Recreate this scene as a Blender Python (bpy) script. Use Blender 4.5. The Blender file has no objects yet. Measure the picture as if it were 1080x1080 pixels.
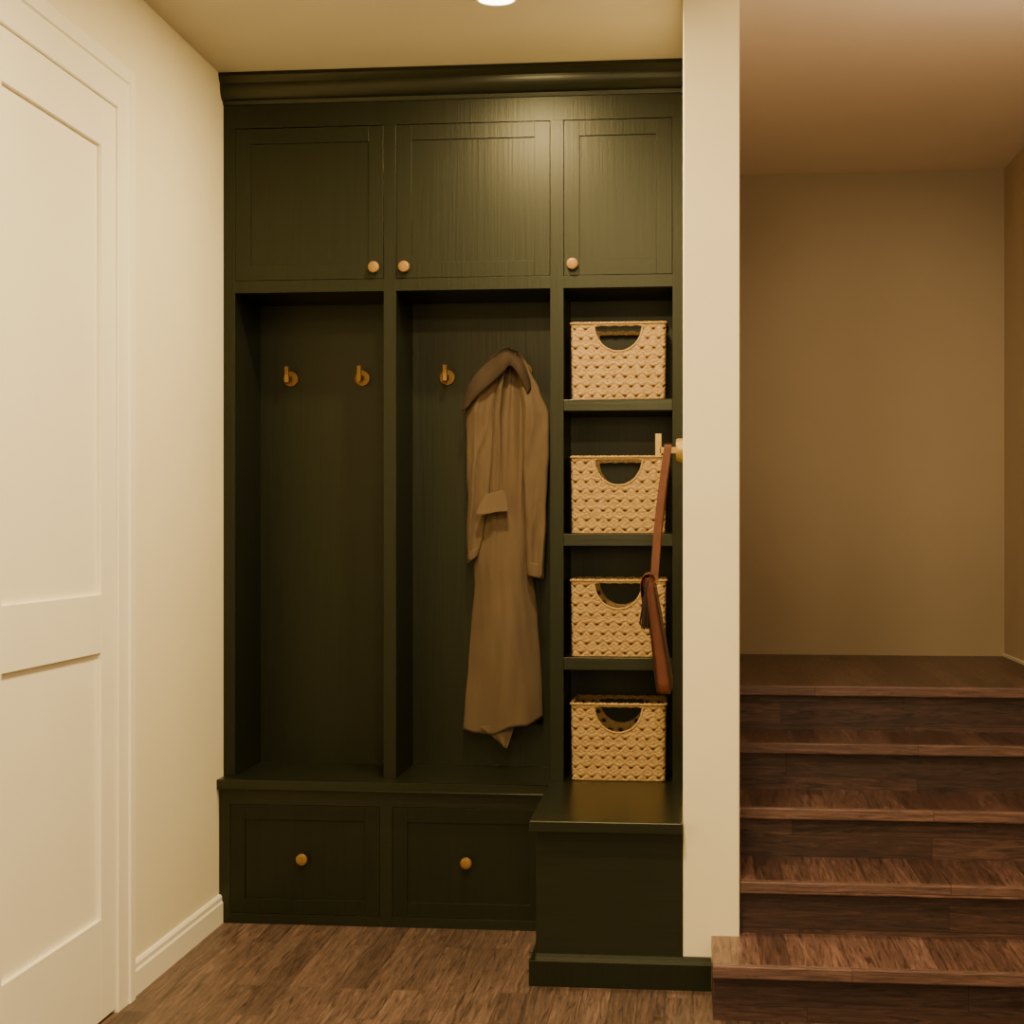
import bpy, bmesh, math, random
from mathutils import Vector, Matrix, noise as mn
random.seed(4)
C = bpy.context.scene.collection
F = 1739.0; H = 1.28; A = math.atan(191/1739.0); SA, CA = math.sin(A), math.cos(A)
TA = math.tan(A)
def P(px, py, Y):
    u = (px-540)/F; m = (u-TA)/(1+TA*u); X = Y*m
    return Vector((X, Y, H+(556-py)/F*(Y*CA-X*SA)))

# ------------------------------------------------------------ materials
def new_mat(name):
    m = bpy.data.materials.new(name); m.use_nodes = True
    nt = m.node_tree; b = nt.nodes['Principled BSDF']
    return m, nt, b
def N(nt, t, **k):
    n = nt.nodes.new(t)
    for a, v in k.items(): setattr(n, a, v)
    return n
def coords(nt, scale=(1,1,1), rot=(0,0,0), loc=(0,0,0)):
    tc = N(nt, 'ShaderNodeTexCoord'); mp = N(nt, 'ShaderNodeMapping')
    nt.links.new(tc.outputs['Object'], mp.inputs['Vector'])
    mp.inputs['Scale'].default_value = scale; mp.inputs['Rotation'].default_value = rot; mp.inputs['Location'].default_value = loc
    return mp.outputs['Vector']
def noise(nt, vec, scale, detail=4, rough=.6):
    n = N(nt, 'ShaderNodeTexNoise'); nt.links.new(vec, n.inputs['Vector'])
    n.inputs['Scale'].default_value = scale; n.inputs['Detail'].default_value = detail; n.inputs['Roughness'].default_value = rough
    return n.outputs['Fac']
def ramp(nt, fac, stops):
    r = N(nt, 'ShaderNodeValToRGB'); nt.links.new(fac, r.inputs['Fac'])
    e = r.color_ramp.elements
    while len(e) < len(stops): e.new(.5)
    for i, (p, c) in enumerate(stops): e[i].position = p; e[i].color = (*c, 1)
    return r.outputs['Color']
def bump(nt, b, h, strength, dist):
    bp = N(nt, 'ShaderNodeBump'); nt.links.new(h, bp.inputs['Height'])
    bp.inputs['Strength'].default_value = strength; bp.inputs['Distance'].default_value = dist
    nt.links.new(bp.outputs['Normal'], b.inputs['Normal'])
def mixmul(nt, a, b_, fac=1.0):
    m = N(nt, 'ShaderNodeMix', data_type='RGBA', blend_type='MULTIPLY'); m.inputs[0].default_value = fac
    nt.links.new(a, m.inputs[6]); nt.links.new(b_, m.inputs[7]); return m.outputs[2]
def paint(name, c, rough=.6, bs=.08, spec=.3):
    m, nt, b = new_mat(name); v = coords(nt)
    n = noise(nt, v, 3, 3); col = ramp(nt, n, [(.3, tuple(x*.96 for x in c)), (.7, c)])
    nt.links.new(col, b.inputs['Base Color']); b.inputs['Roughness'].default_value = rough; b.inputs['Specular IOR Level'].default_value = spec
    bump(nt, b, noise(nt, v, 250, 2), bs, .001); return m
def painted_wood(name, c, rough, axis='z', spec=.28):
    m, nt, b = new_mat(name)
    sc = {'z': (60, 60, 2.2), 'x': (2.2, 60, 60)}[axis]
    v = coords(nt, sc); n = noise(nt, v, 1.6, 6, .65)
    col = ramp(nt, n, [(.3, tuple(x*.74 for x in c)), (.5, c), (.75, tuple(x*1.18 for x in c))])
    nt.links.new(col, b.inputs['Base Color']); b.inputs['Roughness'].default_value = rough
    b.inputs['Specular IOR Level'].default_value = spec; b.inputs['Specular Tint'].default_value = (.97,.95,.72,1)
    bump(nt, b, n, .26, .002); return m
def planks(name, dark, light, rot, bw, rh, rough, grain=38, contrast=1.0, seam=.25, long=4):
    m, nt, b = new_mat(name)
    tc = N(nt, 'ShaderNodeTexCoord'); sep = N(nt, 'ShaderNodeSeparateXYZ'); nt.links.new(tc.outputs['Object'], sep.inputs[0])
    cmb = N(nt, 'ShaderNodeCombineXYZ')
    add = N(nt, 'ShaderNodeMath', operation='ADD'); nt.links.new(sep.outputs['Y'], add.inputs[0]); nt.links.new(sep.outputs['Z'], add.inputs[1])
    if rot:   # boards run along Y
        nt.links.new(sep.outputs['Y'], cmb.inputs['X']); nt.links.new(sep.outputs['X'], cmb.inputs['Y'])
    else:
        nt.links.new(sep.outputs['X'], cmb.inputs['X']); nt.links.new(add.outputs[0], cmb.inputs['Y'])
    br = N(nt, 'ShaderNodeTexBrick'); nt.links.new(cmb.outputs[0], br.inputs['Vector'])
    br.offset = .37; br.inputs['Scale'].default_value = 1; br.inputs['Brick Width'].default_value = bw
    br.inputs['Row Height'].default_value = rh; br.inputs['Mortar Size'].default_value = .0008; br.inputs['Bias'].default_value = 0
    br.inputs['Color1'].default_value = (*dark, 1); br.inputs['Color2'].default_value = (*light, 1)
    br.inputs['Mortar'].default_value = (*[x*seam for x in dark], 1)
    mp = N(nt, 'ShaderNodeMapping'); nt.links.new(cmb.outputs[0], mp.inputs[0]); mp.inputs['Scale'].default_value = (long, grain, 1)
    sc = N(nt, 'ShaderNodeVectorMath', operation='SCALE'); nt.links.new(br.outputs['Color'], sc.inputs[0]); sc.inputs['Scale'].default_value = 90
    ad = N(nt, 'ShaderNodeVectorMath', operation='ADD'); nt.links.new(mp.outputs[0], ad.inputs[0]); nt.links.new(sc.outputs[0], ad.inputs[1])
    g = N(nt, 'ShaderNodeTexNoise'); nt.links.new(ad.outputs[0], g.inputs['Vector']); g.inputs['Scale'].default_value = 1.3
    g.inputs['Detail'].default_value = 8; g.inputs['Roughness'].default_value = .7; g.inputs['Distortion'].default_value = 1.8
    k = contrast
    gc = ramp(nt, g.outputs['Fac'], [(.37, (1-.66*k,1-.68*k,1-.70*k)), (.46, (.85,.83,.8)), (.54, (1.1,1.08,1.05)), (.64, (1+.75*k,1+.7*k,1+.65*k))])
    nt.links.new(mixmul(nt, br.outputs['Color'], gc), b.inputs['Base Color'])
    b.inputs['Roughness'].default_value = rough; b.inputs['Specular IOR Level'].default_value = .4
    bump(nt, b, g.outputs['Fac'], .18, .002)
    return m
M = {}
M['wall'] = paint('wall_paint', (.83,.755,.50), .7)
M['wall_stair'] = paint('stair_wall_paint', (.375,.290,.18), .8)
M['wall_side_lit'] = paint('stair_wall_brightened', (.55,.44,.30), .8)  # lighter copy of the stair wall colour, brightens a side that stays dark
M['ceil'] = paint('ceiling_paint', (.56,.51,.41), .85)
M['ceil_lit'] = paint('lit_ceiling_paint', (.82,.70,.58), .85)  # lighter copy of the ceiling paint; brightness over the stairs put into the colour
M['white'] = paint('white_trim_paint', (.90,.845,.64), .45, .03)
M['green'] = painted_wood('olive_painted_wood', (.0082,.0099,.0046), .36)
M['greenx'] = painted_wood('olive_painted_wood_horizontal', (.0094,.0112,.0055), .30, 'x', .4)
M['floor'] = planks('oak_floor', (.060,.037,.028), (.122,.077,.058), True, .75, .075, .45, 46, .95, .3, 3)
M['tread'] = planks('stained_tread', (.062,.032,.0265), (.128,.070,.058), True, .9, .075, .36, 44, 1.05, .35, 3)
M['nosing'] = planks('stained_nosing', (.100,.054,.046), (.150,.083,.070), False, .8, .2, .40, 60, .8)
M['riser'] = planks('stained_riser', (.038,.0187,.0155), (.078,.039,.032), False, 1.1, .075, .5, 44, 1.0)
def brass(name, a, c, met=.7, rough=.5):
    m, nt, b = new_mat(name); b.inputs['Metallic'].default_value = met
    col = ramp(nt, noise(nt, coords(nt), 60, 3), [(.3, a), (.7, c)])
    nt.links.new(col, b.inputs['Base Color']); b.inputs['Roughness'].default_value = rough
    b.inputs['Specular IOR Level'].default_value = .2; return m
M['brass'] = brass('aged_brass', (.21,.112,.034), (.27,.155,.052), .35, .5)
M['brass_pale'] = brass('pale_brass', (.34,.225,.065), (.42,.28,.09), .5, .42)
def wicker():
    m, nt, b = new_mat('woven_seagrass')
    at = N(nt, 'ShaderNodeAttribute', attribute_name='gap_shade')
    v = coords(nt, (60, 60, 160)); n = noise(nt, v, 2, 5)
    base = ramp(nt, n, [(.33, (.22,.132,.052)), (.5, (.35,.225,.096)), (.68, (.48,.33,.155))])
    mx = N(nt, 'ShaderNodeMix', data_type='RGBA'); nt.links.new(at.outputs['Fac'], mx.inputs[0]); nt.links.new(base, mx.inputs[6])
    mx.inputs[7].default_value = (.045,.016,.006,1)  # shade between the strands, mixed in as a dark colour
    nt.links.new(mx.outputs[2], b.inputs['Base Color']); b.inputs['Roughness'].default_value = .95; b.inputs['Specular IOR Level'].default_value = .05
    bump(nt, b, n, .6, .0015); return m
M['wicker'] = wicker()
def cloth(name, c):
    m, nt, b = new_mat(name); v = coords(nt)
    w = N(nt, 'ShaderNodeTexWave'); nt.links.new(v, w.inputs['Vector']); w.inputs['Scale'].default_value = 320; w.inputs['Distortion'].default_value = .6; w.bands_direction = 'DIAGONAL'
    col = ramp(nt, noise(nt, v, 9, 4), [(.3, tuple(x*.92 for x in c)), (.7, c)])
    nt.links.new(col, b.inputs['Base Color']); b.inputs['Roughness'].default_value = .9; b.inputs['Specular IOR Level'].default_value = .2
    bump(nt, b, w.outputs['Fac'], .12, .0006); return m
M['coat'] = cloth('khaki_gabardine', (.110,.074,.042))
M['coat_shade'] = cloth('khaki_shade', (.045,.030,.018))  # darker copy of the coat cloth; shade under the collar put into the colour
def leather(name, c):
    m, nt, b = new_mat(name); v = coords(nt)
    col = ramp(nt, noise(nt, v, 30, 5), [(.3, tuple(x*.7 for x in c)), (.7, c)])
    nt.links.new(col, b.inputs['Base Color']); b.inputs['Roughness'].default_value = .65; b.inputs['Specular IOR Level'].default_value = .25
    vo = N(nt, 'ShaderNodeTexVoronoi'); nt.links.new(v, vo.inputs['Vector']); vo.inputs['Scale'].default_value = 400
    bump(nt, b, vo.outputs['Distance'], .25, .0006); return m
M['leather'] = leather('brown_leather', (.090,.024,.011))
M['strap'] = leather('strap_leather', (.100,.031,.013))
M['leather_dark'] = leather('dark_leather', (.012,.004,.003))
def emis():
    m, nt, b = new_mat('lamp_diffuser'); b.inputs['Base Color'].default_value = (1,.95,.85,1)
    n = ramp(nt, noise(nt, coords(nt), 20), [(0, (1,.84,.58)), (1, (1,.88,.64))])
    nt.links.new(n, b.inputs['Emission Color']); b.inputs['Emission Strength'].default_value = 14; return m
M['lamp'] = emis()

# ------------------------------------------------------------ helpers
def wloc(o):
    v = Vector((0,0,0))
    while o is not None: v += o.location; o = o.parent
    return v
def obj(name, bm, m, parent=None, loc=None, smooth=False):
    """bm is in world coordinates; the object origin goes to loc (or the parent's)"""
    bmesh.ops.recalc_face_normals(bm, faces=bm.faces)
    me = bpy.data.meshes.new(name); base = wloc(parent)
    org = Vector(loc) if loc is not None else base
    bm.transform(Matrix.Translation(-org)); bm.to_mesh(me); bm.free()
    if smooth:
        for p in me.polygons: p.use_smooth = True
    me.materials.append(m)
    o = bpy.data.objects.new(name, me); C.objects.link(o); o.parent = parent; o.location = org-base
    return o
def thing(name, label, cat, loc, group=None):
    o = bpy.data.objects.new(name, None); C.objects.link(o); o.location = loc; o.empty_display_size = .1
    o['label'] = label; o['category'] = cat
    if group: o['group'] = group
    return o
def tag(o, label, cat, group=None):
    o['label'] = label; o['category'] = cat
    if group: o['group'] = group
    return o
def struct(name, bm, m, loc=None):
    o = obj(name, bm, m, None, loc); o['kind'] = 'structure'; return o
def box(bm, x0, x1, y0, y1, z0, z1, bev=0.0015):
    t = bmesh.new(); bmesh.ops.create_cube(t, size=1)
    for v in t.verts:
        v.co = Vector((x0+(v.co.x+.5)*(x1-x0), y0+(v.co.y+.5)*(y1-y0), z0+(v.co.z+.5)*(z1-z0)))
    if bev: bmesh.ops.bevel(t, geom=list(t.edges), offset=bev, segments=2, affect='EDGES', profile=.5)
    merge(bm, t)
def merge(bm, t):
    vs = {v: bm.verts.new(v.co) for v in t.verts}
    for f in t.faces: bm.faces.new([vs[v] for v in f.verts])
    t.free()
def B(*boxes, bev=.0015):
    bm = bmesh.new()
    for b in boxes: box(bm, *b, bev=bev)
    return bm
def extrude_poly(pts, axis, a0, a1, bev=0):
    bm = bmesh.new()
    def mk(a): return [bm.verts.new((a, p[0], p[1]) if axis == 'x' else ((p[0], a, p[1]) if axis == 'y' else (p[0], p[1], a))) for p in pts]
    r0, r1 = mk(a0), mk(a1); n = len(pts)
    bm.faces.new(r0); bm.faces.new(r1[::-1])
    for i in range(n): bm.faces.new((r0[i], r1[i], r1[(i+1)%n], r0[(i+1)%n]))
    if bev: bmesh.ops.bevel(bm, geom=list(bm.edges), offset=bev, segments=2, affect='EDGES', profile=.5)
    return bm
def lathe(bm, prof, org, d, seg=32):
    d = Vector(d).normalized(); a = d.orthogonal().normalized(); b = d.cross(a); org = Vector(org); rings = []
    for r, h in prof:
        rings.append([bm.verts.new(org+d*h+(a*math.cos(t)+b*math.sin(t))*r) for t in [2*math.pi*i/seg for i in range(seg)]])
    for i in range(len(rings)-1):
        for j in range(seg): bm.faces.new((rings[i][j], rings[i][(j+1)%seg], rings[i+1][(j+1)%seg], rings[i+1][j]))
    bm.faces.new(rings[0]); bm.faces.new(rings[-1][::-1])
def tube(bm, pts, r, seg=10, closed=False, rfun=None):
    n = len(pts); rings = []; prev = None
    for i, p in enumerate(pts):
        a = pts[(i-1)%n] if (closed or i > 0) else pts[i]; b = pts[(i+1)%n] if (closed or i < n-1) else pts[i]
        t = (Vector(b)-Vector(a)).normalized()
        if prev is None: nn = t.orthogonal().normalized()
        else: nn = (prev-t*prev.dot(t)).normalized()
        prev = nn; bb = t.cross(nn)
        rings.append([bm.verts.new(Vector(p)+(nn*math.cos(q)+bb*math.sin(q))*(rfun(i, q) if rfun else r)) for q in [2*math.pi*k/seg for k in range(seg)]])
    for i in range(n if closed else n-1):
        for j in range(seg): bm.faces.new((rings[i][j], rings[i][(j+1)%seg], rings[(i+1)%n][(j+1)%seg], rings[(i+1)%n][j]))
    if not closed: bm.faces.new(rings[0]); bm.faces.new(rings[-1][::-1])
def loft(bm, rings, cap=True):
    vs = [[bm.verts.new(p) for p in r] for r in rings]; n = len(rings[0])
    for i in range(len(vs)-1):
        for j in range(n): bm.faces.new((vs[i][j], vs[i][(j+1)%n], vs[i+1][(j+1)%n], vs[i+1][j]))
    if cap: bm.faces.new(vs[0]); bm.faces.new(vs[-1][::-1])
def grid_mesh(rows):
    bm = bmesh.new(); vs = [[bm.verts.new(p) for p in r] for r in rows]
    for i in range(len(vs)-1):
        for j in range(len(vs[0])-1): bm.faces.new((vs[i][j], vs[i][j+1], vs[i+1][j+1], vs[i+1][j]))
    return bm
def interp(tab, x):
    if x <= tab[0][0]: return tab[0][1:]
    for a, b in zip(tab, tab[1:]):
        if x <= b[0]:
            t = (x-a[0])/(b[0]-a[0]); t = t*t*(3-2*t)*.5+t*.5
            return tuple(p+(q-p)*t for p, q in zip(a[1:], b[1:]))
    return tab[-1][1:]
def solidify(o, t, sub=0):
    s = o.modifiers.new('thickness', 'SOLIDIFY'); s.thickness = t; s.offset = 0
    if sub: q = o.modifiers.new('smooth', 'SUBSURF'); q.levels = sub; q.render_levels = sub

# ------------------------------------------------------------ shell
XL = -1.525; CZ = 2.75; XR = 1.27; YR = 6.95
WX0, WX1, WY = -.028, .1275, 4.595       # wing wall between lockers and stair
struct('floor', B((XL-.1, 2.6, -2.5, 5.7, -.1, 0), bev=0), M['floor'])
struct('ceiling', B((XL-.1, .05, -2.5, YR+.1, CZ, CZ+.1), bev=0), M['ceil'])
struct('ceiling', B((.05, 2.6, -2.5, YR+.1, CZ, CZ+.1), bev=0), M['ceil_lit'])
struct('wall_left', B((XL-.12, XL, -2.5, 5.7, 0, CZ), bev=0), M['wall'])
struct('wall_back', B((XL, WX0, 5.6, 5.7, 0, CZ), bev=0), M['wall'])
struct('wall_middle', B((WX0, WX1, WY, YR, 0, CZ), bev=.004), M['wall'])
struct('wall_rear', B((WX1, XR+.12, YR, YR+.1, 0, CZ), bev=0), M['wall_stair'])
struct('wall_right', B((XR, XR+.12, 3.6, YR, 0, CZ), bev=0), M['wall_side_lit'])
bb = [(XL, 0), (XL+.014, 0), (XL+.014, .066), (XL+.010, .072), (XL+.010, .085), (XL+.005, .092), (XL, .092)]
struct('baseboard_left', extrude_poly(bb, 'y', 4.335, 5.2), M['white'])
struct('pale_strip_right', B((XR-.008, XR, 5.75, YR, .75, .762), bev=.001), M['white'])  # thin pale strip along the foot of the right wall

# ------------------------------------------------------------ panel door in the left wall
d1 = bpy.data.objects.new('door_1', None); C.objects.link(d1); d1.location = (XL, 3.8, 0); d1['kind'] = 'structure'
DX0, DX1 = XL-.02, XL+.012; DY0, DY1 = 3.37, 4.207; DT = 2.385
PY0, PY1 = 3.485, 4.10
bm = B((DX0, DX1, DY0, PY0, .01, DT), (DX0, DX1, PY1, DY1, .01, DT), (DX0, DX1, PY0, PY1, 2.263, DT),
       (DX0, DX1, PY0, PY1, .956, 1.107), (DX0, DX1, PY0, PY1, .01, .27), bev=.0015)
obj('door_frame', bm, M['white'], d1)
obj('door_panel', B((DX0, DX1-.011, PY0-.005, PY1+.005, 1.10, 2.27), bev=0), M['white'], d1)
obj('door_panel', B((DX0, DX1-.011, PY0-.005, PY1+.005, .265, .96), bev=0), M['white'], d1)
CI, CO, CT = 4.21, 4.335, 2.387
def casing():
    prof = [(0, 0), (0, .015), (.003, .018), (.080, .018), (.084, .023), (.122, .023), (.125, .021), (.125, 0)]
    lo = 3.367; bm = bmesh.new(); rings = []
    for k in range(4):
        ring = []
        for w, x in prof:
            y, z = [(CI+w, 0), (CI+w, CT+w), (lo-w, CT+w), (lo-w, 0)][k]
            ring.append((XL+x, y, z))
        rings.append(ring)
    loft(bm, rings); return bm
struct('trim_1', casing(), M['white'])

# ------------------------------------------------------------ locker unit
FY, BY = 5.25, 5.57; BT = .468
L = [(-1.525, -1.486), (-.994, -.953), (-.454, -.411), (-.065, WX0)]
NT0, NT1 = 2.043, 2.083; DTOP = 2.577
lk = thing('locker_cabinet', 'tall dark olive built-in locker unit with open niches, cubbies and three upper doors', 'cabinet', (-.78, FY, BT))
bm = bmesh.new()
for a, b in L: box(bm, a, b, FY, BY, BT, DTOP+.003, .0008)
for i in range(3):
    a, b = L[i][1], L[i+1][0]
    box(bm, a-.002, b+.002, FY+.0003, BY, NT0, NT1, .0008)
box(bm, XL, WX0, FY, FY+.03, DTOP+.003, 2.70, 0)
box(bm, XL, WX0, FY+.01, BY, 2.69, 2.745, 0)
obj('frame', bm, M['green'], lk)
obj('back_panel', B((XL, WX0, BY, BY+.015, BT, 2.74), bev=0), M['green'], lk)
for z0, z1 in ((1.651, 1.687), (1.220, 1.259), (.8246, .864)):
    obj('shelf', B((L[2][1], L[3][0], FY+.001, BY, z0, z1), bev=.0012), M['greenx'], lk)
cr = [(5.26, 2.656), (5.243, 2.656), (5.241, 2.664)]
for i in range(13):
    t = i/12*math.pi/2
    cr.append((5.240-.032*math.sin(t), 2.668+.050*(1-math.cos(t))))
cr += [(5.204, 2.722), (5.197, 2.730), (5.192, 2.738), (5.192, CZ-.001), (5.26, CZ-.001)]
obj('crown_moulding', extrude_poly(cr, 'x', XL, WX0), M['greenx'], lk)
KN = [(.006, 0), (.006, .012), (.010, .013), (.0165, .015), (.0185, .018), (.0185, .024), (.0165, .027), (.010, .0285), (.0, .029)]
def shaker(name, parent, x0, x1, z0, z1, y, sw, th=.02, knob=None):
    xa, xb, za, zb = x0+sw, x1-sw, z0+sw, z1-sw
    d = obj(name, B((x0, xa, y, y+th, z0, z1), (xb, x1, y, y+th, z0, z1), (xa, xb, y, y+th, zb, z1), (xa, xb, y, y+th, z0, za), bev=.0006), M['green'], parent)
    obj('panel', B((xa-.004, xb+.004, y+.006, y+th-.002, za-.004, zb+.004), bev=0), M['green'], d)
    bm = bmesh.new(); lathe(bm, KN, (knob[0], y, knob[1]), (0,-1,0)); obj('knob', bm, M['brass'], d, smooth=False)
    return d
G = .0012
kz = 2.118
for i, kx in ((0, L[1][0]-.029), (1, L[1][1]+.029), (2, L[2][1]+.029)):
    shaker('cabinet_door', lk, L[i][1]+G, L[i+1][0]-G, NT1+G, DTOP-G+.002, FY+.0006, .049, knob=(kx, kz))

# ------------------------------------------------------------ bench with drawers
BY0 = 5.20; BX1 = -.4375; UT = BT-.032
dr = thing('drawer_bench', 'low dark olive bench base with two shaker drawers and round brass knobs', 'cabinet', (-.98, BY0, 0))
DX = [(-1.487, -.998), (-.955, -.466)]; DZ0, DZ1 = .034, .384
bm = bmesh.new()
for a, b in ((XL, DX[0][0]-G), (DX[0][1]+G, DX[1][0]-G), (DX[1][1]+G, BX1-.001)): box(bm, a, b, BY0, BY0+.024, 0, UT, .0006)
for a, b in DX:
    box(bm, a-G-.002, b+G+.002, BY0+.0003, BY0+.024, 0, DZ0-G, .0006); box(bm, a-G-.002, b+G+.002, BY0+.0003, BY0+.024, DZ1+G, UT, .0006)
box(bm, XL, BX1-.001, BY0+.024, BY+.02, 0, UT, 0)
obj('body', bm, M['greenx'], dr)
for a, b in DX:
    shaker('drawer', dr, a, b, DZ0, DZ1, BY0+.0006, .047, knob=((a+b)/2-.005, .214))
bx = thing('box_bench', 'deep plain dark olive bench box under the cubbies, with a moulded base', 'bench', (-.23, WY, 0))
obj('body', B((BX1, WX0-.001, WY, 5.56, 0, UT), bev=.0015), M['greenx'], bx)
pr = [(0, 0), (-.018, 0), (-.018, .070), (-.015, .078), (-.012, .081), (-.009, .090), (0, .0905)]
bm = extrude_poly([(WY+a, z) for a, z in pr], 'x', BX1-.017, .049)
merge(bm, extrude_poly([(BX1+a, z) for a, z in pr], 'y', WY-.0175, BY0-.001))
obj('base_moulding', bm, M['green'], bx)
tp = extrude_poly([(XL, 5.17), (-.451, 5.17), (-.451, 4.54), (WX0-.0005, 4.54), (WX0-.0005, 5.585), (XL, 5.585)], 'z', UT, BT, .003)
tag(obj('bench_top', tp, M['greenx'], None, (-.78, 5.3, UT)), 'L-shaped dark olive seat board lying over the drawers and the projecting box', 'bench top')

# ------------------------------------------------------------ staircase
R_, T_, Y1 = .15, .325, 4.28
st = thing('staircase', 'dark stained wooden stairs rising to a landing behind the cream wall', 'stairs', (.7, Y1, 0))
SX0 = .051; SX1 = XR-.001; NW = .024
for k in range(1, 6):
    yn = Y1+(k-1)*T_; yr = yn+.035; x0 = SX0 if k == 1 else WX1+.001
    zt = k*R_
    if k == 1:
        pts = [(SX0, yr), (SX1, yr), (SX1, yn+T_+.03), (WX1+.001, yn+T_+.03), (WX1+.001, WY-.001), (SX0, WY-.001)]
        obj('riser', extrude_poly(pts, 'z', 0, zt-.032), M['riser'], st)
        pts = [(SX0-.001, yn+NW), (SX1, yn+NW), (SX1, yn+T_+.04), (WX1+.001, yn+T_+.04), (WX1+.001, WY-.001), (SX0-.001, WY-.001)]
        t = obj('tread', extrude_poly(pts, 'z', zt-.032, zt, .001), M['tread'], st)
        obj('nosing', B((SX0-.001, SX1, yn, yn+NW, zt-.034, zt), bev=.004), M['nosing'], t)
    else:
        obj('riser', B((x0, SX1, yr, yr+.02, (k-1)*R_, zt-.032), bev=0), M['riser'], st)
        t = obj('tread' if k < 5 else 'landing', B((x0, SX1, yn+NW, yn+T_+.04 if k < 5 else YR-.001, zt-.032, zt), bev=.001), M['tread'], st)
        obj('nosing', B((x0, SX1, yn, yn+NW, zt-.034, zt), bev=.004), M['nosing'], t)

# ------------------------------------------------------------ recessed ceiling light
lx, ly = -.543, 4.545
cl = thing('ceiling_light', 'small round recessed downlight in the ceiling before the lockers', 'ceiling light', (lx, ly, CZ))
bm = bmesh.new(); lathe(bm, [(.050, 0), (.060, 0), (.060, .003), (.056, .006), (.052, .006), (.050, .004)], (lx, ly, CZ), (0,0,-1), 48)
obj('trim_ring', bm, M['white'], cl)
bm = bmesh.new(); lathe(bm, [(.052, 0), (.052, .004), (.046, .006), (.02, .007)], (lx, ly, CZ), (0,0,-1), 48)
obj('diffuser', bm, M['lamp'], cl)

# ------------------------------------------------------------ hooks
def hook(org, d, label, k=1.0, mat='brass', plate=.011, reach=.062):
    org = Vector(org); d = Vector(d); m = M[mat]
    t = thing('coat_hook', label, 'hook', org, None)
    bm = bmesh.new(); lathe(bm, [(.027*k, .0005), (.027*k, plate*.75), (.025*k, plate), (.0, plate+.0005)], org, d); obj('backplate', bm, m, t)
    w = .0070*k; a, e = org+d*(plate-.001), org+d*(reach-.004)
    sd = Vector((abs(d.y), abs(d.x), 0))*w + Vector((0,0,w))
    lo = [min(a[i], e[i])-sd[i] for i in range(3)]; hi = [max(a[i], e[i])+sd[i] for i in range(3)]
    obj('arm', B((lo[0], hi[0], lo[1], hi[1], lo[2], hi[2]), bev=.001), m, t)
    c = org+d*reach
    obj('post', B((c.x-w, c.x+w, c.y-w, c.y+w, c.z-.016*k, c.z+.038*k), bev=.0012), m, t)
    return t
hook((-1.378, BY, 1.79), (0,-1,0), 'brass hook at the left of the empty locker niche')
hook((-1.127, BY, 1.79), (0,-1,0), 'brass hook at the right of the empty locker niche')
hook((-.833, BY, 1.79), (0,-1,0), 'bare brass hook just left of the hanging coat')
hook((-.568, BY, 1.81), (0,-1,0), 'brass hook mostly hidden behind the hanging coat collar')
hook((WX0, 4.9, 1.507), (-1,0,0), 'pale brass hook on the cream wall end holding the leather bag', 1.3, 'brass_pale', .022, .074)

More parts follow.
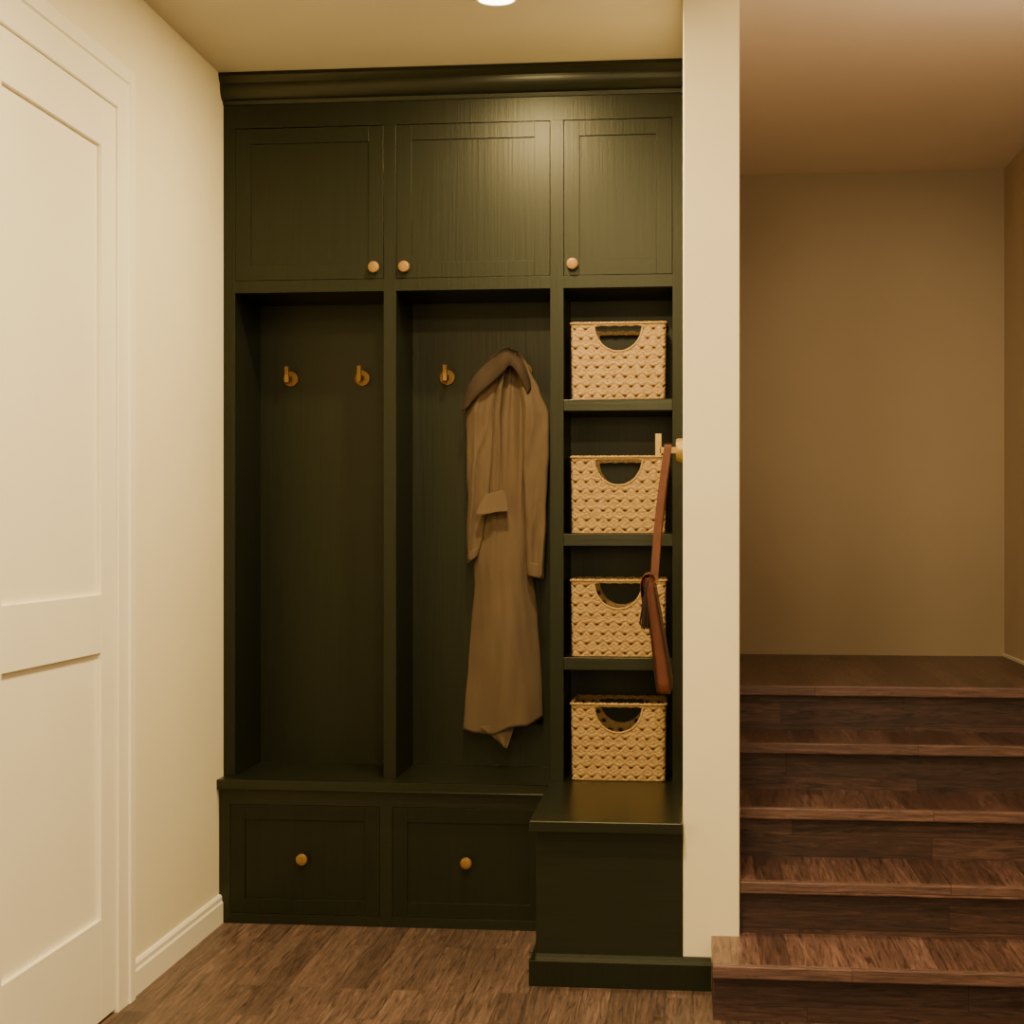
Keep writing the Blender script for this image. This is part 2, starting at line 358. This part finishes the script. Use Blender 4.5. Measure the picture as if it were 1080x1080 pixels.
# ------------------------------------------------------------ baskets
BW, BD, BH = .310, .27, .245
def make_basket():
    rc = .012; hw, hd = BW/2-.002, BD/2-.002
    per = []; ds = .0026
    def seg(a, b, n):
        k = max(1, int((Vector(b)-Vector(a)).length/ds))
        for i in range(k): per.append((Vector(a).lerp(Vector(b), i/k), Vector(n)))
    def arc(c, a0):
        k = int(rc*math.pi/2/ds)
        for i in range(k):
            q = a0+math.pi/2*i/k; n = Vector((math.cos(q), math.sin(q))); per.append((Vector(c)+n*rc, n))
    seg((-hw+rc, -hd), (hw-rc, -hd), (0,-1)); arc((hw-rc, -hd+rc), -math.pi/2)
    seg((hw, -hd+rc), (hw, hd-rc), (1,0)); arc((hw-rc, hd-rc), 0)
    seg((hw-rc, hd), (-hw+rc, hd), (0,1)); arc((-hw+rc, hd-rc), math.pi/2)
    seg((-hw, hd-rc), (-hw, -hd+rc), (-1,0)); arc((-hw+rc, -hd+rc), math.pi)
    n = len(per); nz = 104; rh = BH/8; nper = int(n*ds/.036)
    bm = bmesh.new(); gl = bm.verts.layers.float.new('gap_shade'); rows = []
    for j in range(nz+1):
        z = BH*j/nz; v = (z/rh) % 1; r = int(z/rh); row = []
        for i, (c, nn) in enumerate(per):
            jit = .12*mn.noise(Vector((i*.06, z*60, 1)))
            sp = (i/n*nper + .5*(r % 2) + jit) % 1 - .5
            # V-shaped groove and, as shade put into the colour, a small dark gap at its foot, strands bulging between
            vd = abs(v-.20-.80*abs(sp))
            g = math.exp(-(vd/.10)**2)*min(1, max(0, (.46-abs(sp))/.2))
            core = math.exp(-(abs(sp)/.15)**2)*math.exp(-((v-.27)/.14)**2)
            st_ = math.sqrt(abs(math.sin(math.pi*(v-.20-.80*abs(sp))/.5)))
            h = .0030*st_ - .0010*g - .0026*core
            tap = 1-.02*(1-z/BH)
            q = c*tap+nn*(h-.0035)
            w = bm.verts.new((q.x, q.y, z+.003))
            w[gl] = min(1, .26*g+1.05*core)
            row.append(w)
        rows.append(row)
    HR = .077; HT = BH-.009; HD = .082
    def inhole(q):
        if abs(q.y) < hd-.012: return False
        dz = HT-q.z
        return 0 < dz and (q.x/HR)**2+(dz/HD)**2 < 1
    for j in range(nz):
        for i in range(n):
            f = (rows[j][i], rows[j][(i+1)%n], rows[j+1][(i+1)%n], rows[j+1][i])
            c = sum((w.co for w in f), Vector())/4
            if not inhole(c): bm.faces.new(f)
    bot = [rows[0][i] for i in range(n)]; bm.faces.new(bot)
    def build(bm, name, sm=True):
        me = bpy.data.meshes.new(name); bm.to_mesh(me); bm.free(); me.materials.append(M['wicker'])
        for q in me.polygons: q.use_smooth = sm
        return bpy.data.objects.new(name, me)
    body = build(bm, 'body'); s = body.modifiers.new('thickness', 'SOLIDIFY'); s.thickness = .006; s.offset = -1
    bm = bmesh.new(); pts = [Vector((c.x, c.y, BH)) for c, _ in per][::2]
    tube(bm, pts, .005, 10, True, lambda i, q: .0038+.0003*math.sin(q*2+i*.9))
    rim = build(bm, 'rim')
    hs = []
    for sy in (-1, 1):
        pts = []
        for k in range(41):
            a = math.pi*k/40; pts.append(Vector((-HR*math.cos(a), sy*(hd-.003), HT-HD*math.sin(a))))
        for k in range(1, 12): pts.append(Vector((HR-2*HR*k/12, sy*(hd-.003), HT+.004)))
        bm = bmesh.new(); tube(bm, pts, .005, 8, True, lambda i, q: .0034+.0002*math.sin(q*2+i*1.1)); hs.append(build(bm, 'handle'))
    return [body, rim]+hs
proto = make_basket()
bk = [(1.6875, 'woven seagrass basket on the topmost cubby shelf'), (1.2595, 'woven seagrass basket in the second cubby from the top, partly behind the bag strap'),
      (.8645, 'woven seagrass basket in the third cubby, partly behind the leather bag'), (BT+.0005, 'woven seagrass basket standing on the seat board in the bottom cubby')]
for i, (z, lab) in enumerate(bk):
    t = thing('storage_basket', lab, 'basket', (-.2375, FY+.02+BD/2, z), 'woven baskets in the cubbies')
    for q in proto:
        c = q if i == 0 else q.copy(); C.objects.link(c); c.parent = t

# ------------------------------------------------------------ coat
ct = thing('coat', 'long khaki brown trench coat hanging by its collar in the middle niche', 'coat', (-.66, 5.49, 1.80))
def nz3(a, b, c=0.0): return mn.noise(Vector((a, b, c)))
prof = [(370, 529, 546, .014), (378, 522, 553, .024), (392, 512, 560, .034), (410, 504, 564, .040), (440, 498, 566, .042), (500, 497, 566, .040),
        (560, 498, 566, .038), (615, 500, 563, .038), (660, 497, 567, .040), (700, 494, 570, .042), (740, 490.5, 572, .044), (790, 487, 573, .044)]
def hem_f(px): return interp([(487, 769), (500, 773), (520, 775), (540, 767), (555, 766), (573, 756)], px)[0]
def edge(py): return interp([(368, 536), (430, 528), (520, 531), (600, 533), (790, 535)], py)[0]
def ridge(x): return 1-2*abs(math.sin(x))**.8
rows = []; NR, NC = 140, 240
for r in range(NR+1):
    t = r/NR; row = []
    pyn = 370+(768-370)*t; Lp, Rp, hd = interp(prof, pyn)
    for j in range(NC):
        th = 2*math.pi*j/NC; c = math.cos(th); s = math.sin(th)      # s>0: front
        px = (Lp+Rp)/2+(Rp-Lp)/2*(abs(c)**.85)*(1 if c > 0 else -1)
        k_ = min(1, max(0, (s+.25)/.3))
        he = hem_f(px)*k_+764*(1-k_)
        py = 370+(he-370)*t
        w = (px-(Lp+Rp)/2)/((Rp-Lp)/2)
        up = max(0, 1-t/.58); lo = min(1, max(0, (t-.35)/.5))
        fold = .027*up*ridge(3.4*w*(1+.2*t)+.75+.8*nz3(w, t*3))+.007*up*ridge(8*w+2+2*t)
        fold += (.005+.018*lo)*math.sin(3.2*w+1.5-.9*t+1.2*nz3(w*.7, t*2, 5))
        fold += .015*nz3(w*1.6+t*1.5, t*2.6, 2)+.004*nz3(w*4-t*3, t*5, 9)
        ff = (1 if s > 0 else .35)*abs(s)**.5
        off = .008*(1/(1+math.exp((px-edge(py))/0.6)))*min(1, t*6)*max(0, 1-t/.75) if s > 0 else 0
        Y = 5.505-(hd*s)-(fold+off)*ff
        row.append(P(px+.8*nz3(t*7, 3 if c > 0 else 8)*abs(c), py, min(Y, 5.563)))
    rows.append(row)
bm = bmesh.new(); loft(bm, rows); obj('body', bm, M['coat'], ct, smooth=True)
rws = []
for k in range(9):
    t = k/8; a = (503+(531-503)*t, 766+(788-766)*t*t**.3); b_ = (544+(534.5-544)*t, 764+(790-764)*t)
    rws.append([P(a[0]+(b_[0]-a[0])*q/8, a[1]+(b_[1]-a[1])*q/8, 5.462+.006*math.sin(q*.9+t*2)) for q in range(9)])
o = obj('hem_corner', grid_mesh(rws), M['coat'], ct, smooth=True); solidify(o, .002, 1)
def sleeve(tab, yc, ph, amp=1.0, slant=4):
    rows = []; n = 64; py0, py1 = tab[0][0], tab[-1][0]; NRr = 110
    for r in range(NRr+1):
        t = r/NRr; py = py0+(py1-py0)*t; Lp, Rp, hd = interp(tab, py); row = []
        cx = (Lp+Rp)/2
        for j in range(n):
            th = 2*math.pi*j/n; c, s = math.cos(th), math.sin(th)
            wr = .0025*ridge(t*6+1.9*c+ph+1.5*nz3(t*4, c, ph))*(.3+.7*math.sin(math.pi*t))*(.5+.5*s)+.009*ridge(c*1.7+ph*.4+t*1.1)
            wr += amp*(.010*nz3(c*1.3, t*5, ph)+.0025*nz3(c*3, t*12, ph+4))
            row.append(P(cx+(Rp-Lp)/2*c*(1+.03*math.sin(t*13+ph))+1.0*nz3(t*8, ph, 1), py+slant*c*max(0, t-.9)*10, yc-hd*(abs(s)**.8)*(1 if s > 0 else -1)-wr*abs(s)))
        rows.append(row)
    bm = bmesh.new(); loft(bm, rows); return obj('sleeve', bm, M['coat'], ct, smooth=True)
sl = sleeve([(373, 520, 534, .012), (392, 506, 529, .020), (412, 496, 523, .024), (432, 491, 521, .026), (480, 492, 519, .024), (530, 493, 516, .022), (560, 492, 511, .020), (589, 493, 504, .014)], 5.478, .4, 1.0, -3)
sr = sleeve([(372, 540, 550, .012), (390, 545, 559, .022), (412, 548, 570, .028), (436, 550, 579.5, .031), (480, 551, 579, .031), (540, 553, 577, .029), (607, 556, 573.5, .025)], 5.463, 2.1, 1.0, 2)
def cuff(parent, y0, y1, Lp, Rp, yc, hd, sl_):
    rows = []
    for t in (0, .12, .5, .88, 1):
        g = .5*(1 if 0 < t < 1 else 0); row = []
        for j in range(36):
            th = 2*math.pi*j/36
            row.append(P((Lp+Rp)/2+((Rp-Lp)/2+g)*math.cos(th), y0+(y1-y0)*t+sl_*math.cos(th), yc-(hd+.0015*g)*math.sin(th)))
        rows.append(row)
    bm = bmesh.new(); loft(bm, rows); obj('cuff', bm, M['coat'], parent, smooth=True)
cuff(sl, 580, 590, 493, 504.5, 5.480, .016, -4); cuff(sr, 594, 609, 556, 573.5, 5.463, .027, 2)
outer = [(486,436),(489,418),(495,402),(506,388),(518,378),(528,370),(536,365),(544,370),(551,380),(557,393),(562,409)]
inner = [(496,428),(504,417),(513,409),(522,401),(529,395),(534,389),(538,384),(543,390),(548,398),(552,407),(556,417)]
rws = []
for k in range(7):
    t = k/6; rws.append([P(o[0]+(i_[0]-o[0])*t, o[1]+(i_[1]-o[1])*t, 5.450-.014*math.sin(math.pi*t)-.020*t+.012*math.sin(n_*2.0+t*1.5)) for n_, (o, i_) in enumerate(zip(outer, inner))])
o = obj('collar', grid_mesh(rws), M['coat_shade'], ct, smooth=True); solidify(o, .0025, 1)
rws = []
for t, (x0, y0, x1, y1) in zip((0,.33,.66,1), ((512, 521, 531, 516), (508, 528, 535, 524), (504, 535, 536, 534), (500, 543, 537, 540))):
    rws.append([P(x0+(x1-x0)*k/5, y0+(y1-y0)*k/5+1.2*math.sin(k*1.3)*t, 5.438-.014*t-.004*math.sin(math.pi*k/5)) for k in range(6)])
o = obj('pocket_flap', grid_mesh(rws), M['coat'], ct, smooth=True); solidify(o, .002, 2)

# ------------------------------------------------------------ leather bag on the side hook
bgY = 4.9
bg = thing('shoulder_bag', 'slim brown leather bag with long strap hanging edge-on from the wall hook', 'bag', (-.10, bgY, .80))
cen = [(608, 684.5, 5), (618, 685.5, 6.5), (640, 689, 7), (670, 694, 7.2), (700, 698.5, 8), (716, 700.5, 8.6), (724, 701, 8.2), (728, 701, 6.5)]
rings = []
for py, px, hwp in cen:
    c = P(px, py, bgY); hx = hwp/357.; t = (py-608)/120.
    hy = .105+.025*t - (.012 if py > 725 else 0)
    ring = []
    for j in range(48):
        a = 2*math.pi*j/48; ca, sa = math.cos(a), math.sin(a)
        ring.append(Vector((c.x+hx*(abs(ca)**.35)*(1 if ca > 0 else -1)+.003*nz3(py*.03, a), c.y+hy*(abs(sa)**.3)*(1 if sa > 0 else -1), c.z)))
    rings.append(ring)
bm = bmesh.new(); loft(bm, rings); o = obj('body', bm, M['leather'], bg)
for p in o.data.polygons: p.use_smooth = len(p.vertices) == 4
bm = bmesh.new()
for sx in (-1, 1):
    pts = [P(px+sx*(hwp-1.2), py, bgY) for py, px, hwp in cen[1:-1]]
    for p_, (py, px, hwp) in zip(pts, cen[1:-1]): p_.y = bgY-(.107+.025*(py-608)/120.)
    tube(bm, pts, .0022, 6)
obj('piping', bm, M['leather_dark'], bg)
rws = []
for py, px, q in ((606, 691, 0), (603.5, 684, 0), (607, 677.5, 0), (620, 676.0, 0), (635, 679, 0), (648, 679.5, 0), (658, 683, 0)):
    c = P(px, py, bgY); rws.append([Vector((c.x+.004*nz3(py*.1, k*.5), bgY-.112+.224*k/8, c.z-.008*math.sin(math.pi*k/8)*(py > 640))) for k in range(9)])
o = obj('flap', grid_mesh(rws), M['leather'], bg, smooth=True); solidify(o, .004, 1)
top = Vector((-.074, bgY, 1.5205))
path = []
e0 = P(690, 612, bgY-.085); e1 = P(690, 612, bgY+.085); e0.y = bgY-.085; e1.y = bgY+.085
for k in range(13):
    t = k/12; path.append(e0.lerp(top+Vector((0,-.015,-.006)), t)+Vector((-.006*math.sin(math.pi*t), 0, 0)))
for k in range(1, 6):
    a = math.pi*k/6; path.append(top+Vector((0, -.015*math.cos(a), -.006+.009*math.sin(a))))
for k in range(13):
    t = k/12; path.append((top+Vector((0,.015,-.006))).lerp(e1, t)+Vector((-.001*math.sin(math.pi*t), 0, 0)))
rws = [[p+Vector((-.011, 0, 0)), p+Vector((.011, 0, 0))] for p in path]
o = obj('strap', grid_mesh(rws), M['strap'], bg); solidify(o, .0035)
for sy in (-1, 1):
    bm = bmesh.new(); c = P(689, 610, bgY); pts = [Vector((c.x+.011*math.cos(a), bgY+sy*.088, c.z+.011*math.sin(a))) for a in [2*math.pi*k/20 for k in range(20)]]
    tube(bm, pts, .002, 8, True); obj('ring', bm, M['brass'], bg, smooth=True)
ts = bmesh.new(); k0 = P(681, 616, bgY-.125)
tube(ts, [k0+Vector((.005,.018,.01)), k0+Vector((0,.004,-.01)), k0+Vector((-.002,0,-.04))], .0025, 6)
for i in range(20):
    a = i*2.4; r = .010*((i % 5)+1)/5; b = k0+Vector((-.002+r*.4*math.cos(a), r*.4*math.sin(a), -.035))
    tube(ts, [b, b+Vector((r*.6*math.cos(a), r*.5*math.sin(a), -.045)), b+Vector((r*1.1*math.cos(a)-.001, r*1.1*math.sin(a), -.078-.02*random.random()))], .0021, 5)
obj('tassel', ts, M['leather_dark'], bg)

# ------------------------------------------------------------ lights
WARM = (1, .75, .385)
def area(name, loc, rot, sx, sy, power, col=WARM, shape='RECTANGLE', spread=None):
    l = bpy.data.lights.new(name, 'AREA'); l.shape = shape; l.size = sx; l.size_y = sy; l.energy = power; l.color = col
    if spread: l.spread = spread
    o = bpy.data.objects.new(name, l); C.objects.link(o); o.location = loc; o.rotation_euler = rot; return o
area('downlight_lamp', (lx, ly, CZ-.012), (0,0,0), .1, .1, 44, WARM, 'DISK')
area('hall_lamp', (-.35, 3.0, CZ-.02), (0,0,0), .25, .25, 68, WARM, 'DISK')
area('room_lamp', (-.3, 1.2, CZ-.02), (0,0,0), .4, .4, 90, WARM, 'DISK')
area('front_fill', (.3, -1.6, 1.8), (math.radians(90),0,0), 1.6, 1.2, 52, (1,.77,.42))  # added soft light behind the camera, no fixture; lifts the wall end
p = bpy.data.lights.new('stair_fill', 'POINT'); p.energy = 21; p.color = (1,.80,.56); p.shadow_soft_size = .12  # added unseen point light, brightens the stair ceiling and treads
o = bpy.data.objects.new('stair_fill', p); C.objects.link(o); o.location = (.95, 4.0, 2.36)
p = bpy.data.lights.new('landing_fill', 'SPOT'); p.energy = 85; p.color = (1,.77,.45); p.shadow_soft_size = .05  # added spot without a fixture, makes the bright middle of the rear wall
p.spot_size = math.radians(34); p.spot_blend = 1.0
o = bpy.data.objects.new('landing_fill', p); C.objects.link(o); o.location = (.9, 3.7, 2.45)
o.rotation_euler = (Vector((.82, 6.95, 1.85))-Vector(o.location)).to_track_quat('-Z', 'Y').to_euler()
w = bpy.data.worlds.new('World'); bpy.context.scene.world = w; w.use_nodes = True
bgn = w.node_tree.nodes['Background']; bgn.inputs[0].default_value = (1,.78,.48,1); bgn.inputs[1].default_value = .04

cam = bpy.data.cameras.new('Camera'); co = bpy.data.objects.new('Camera', cam); C.objects.link(co)
cam.sensor_width = 36; cam.lens = F*36/1080; cam.shift_y = 16/1080
co.location = (0,0,H); co.rotation_euler = (math.pi/2, 0, A)
bpy.context.scene.camera = co
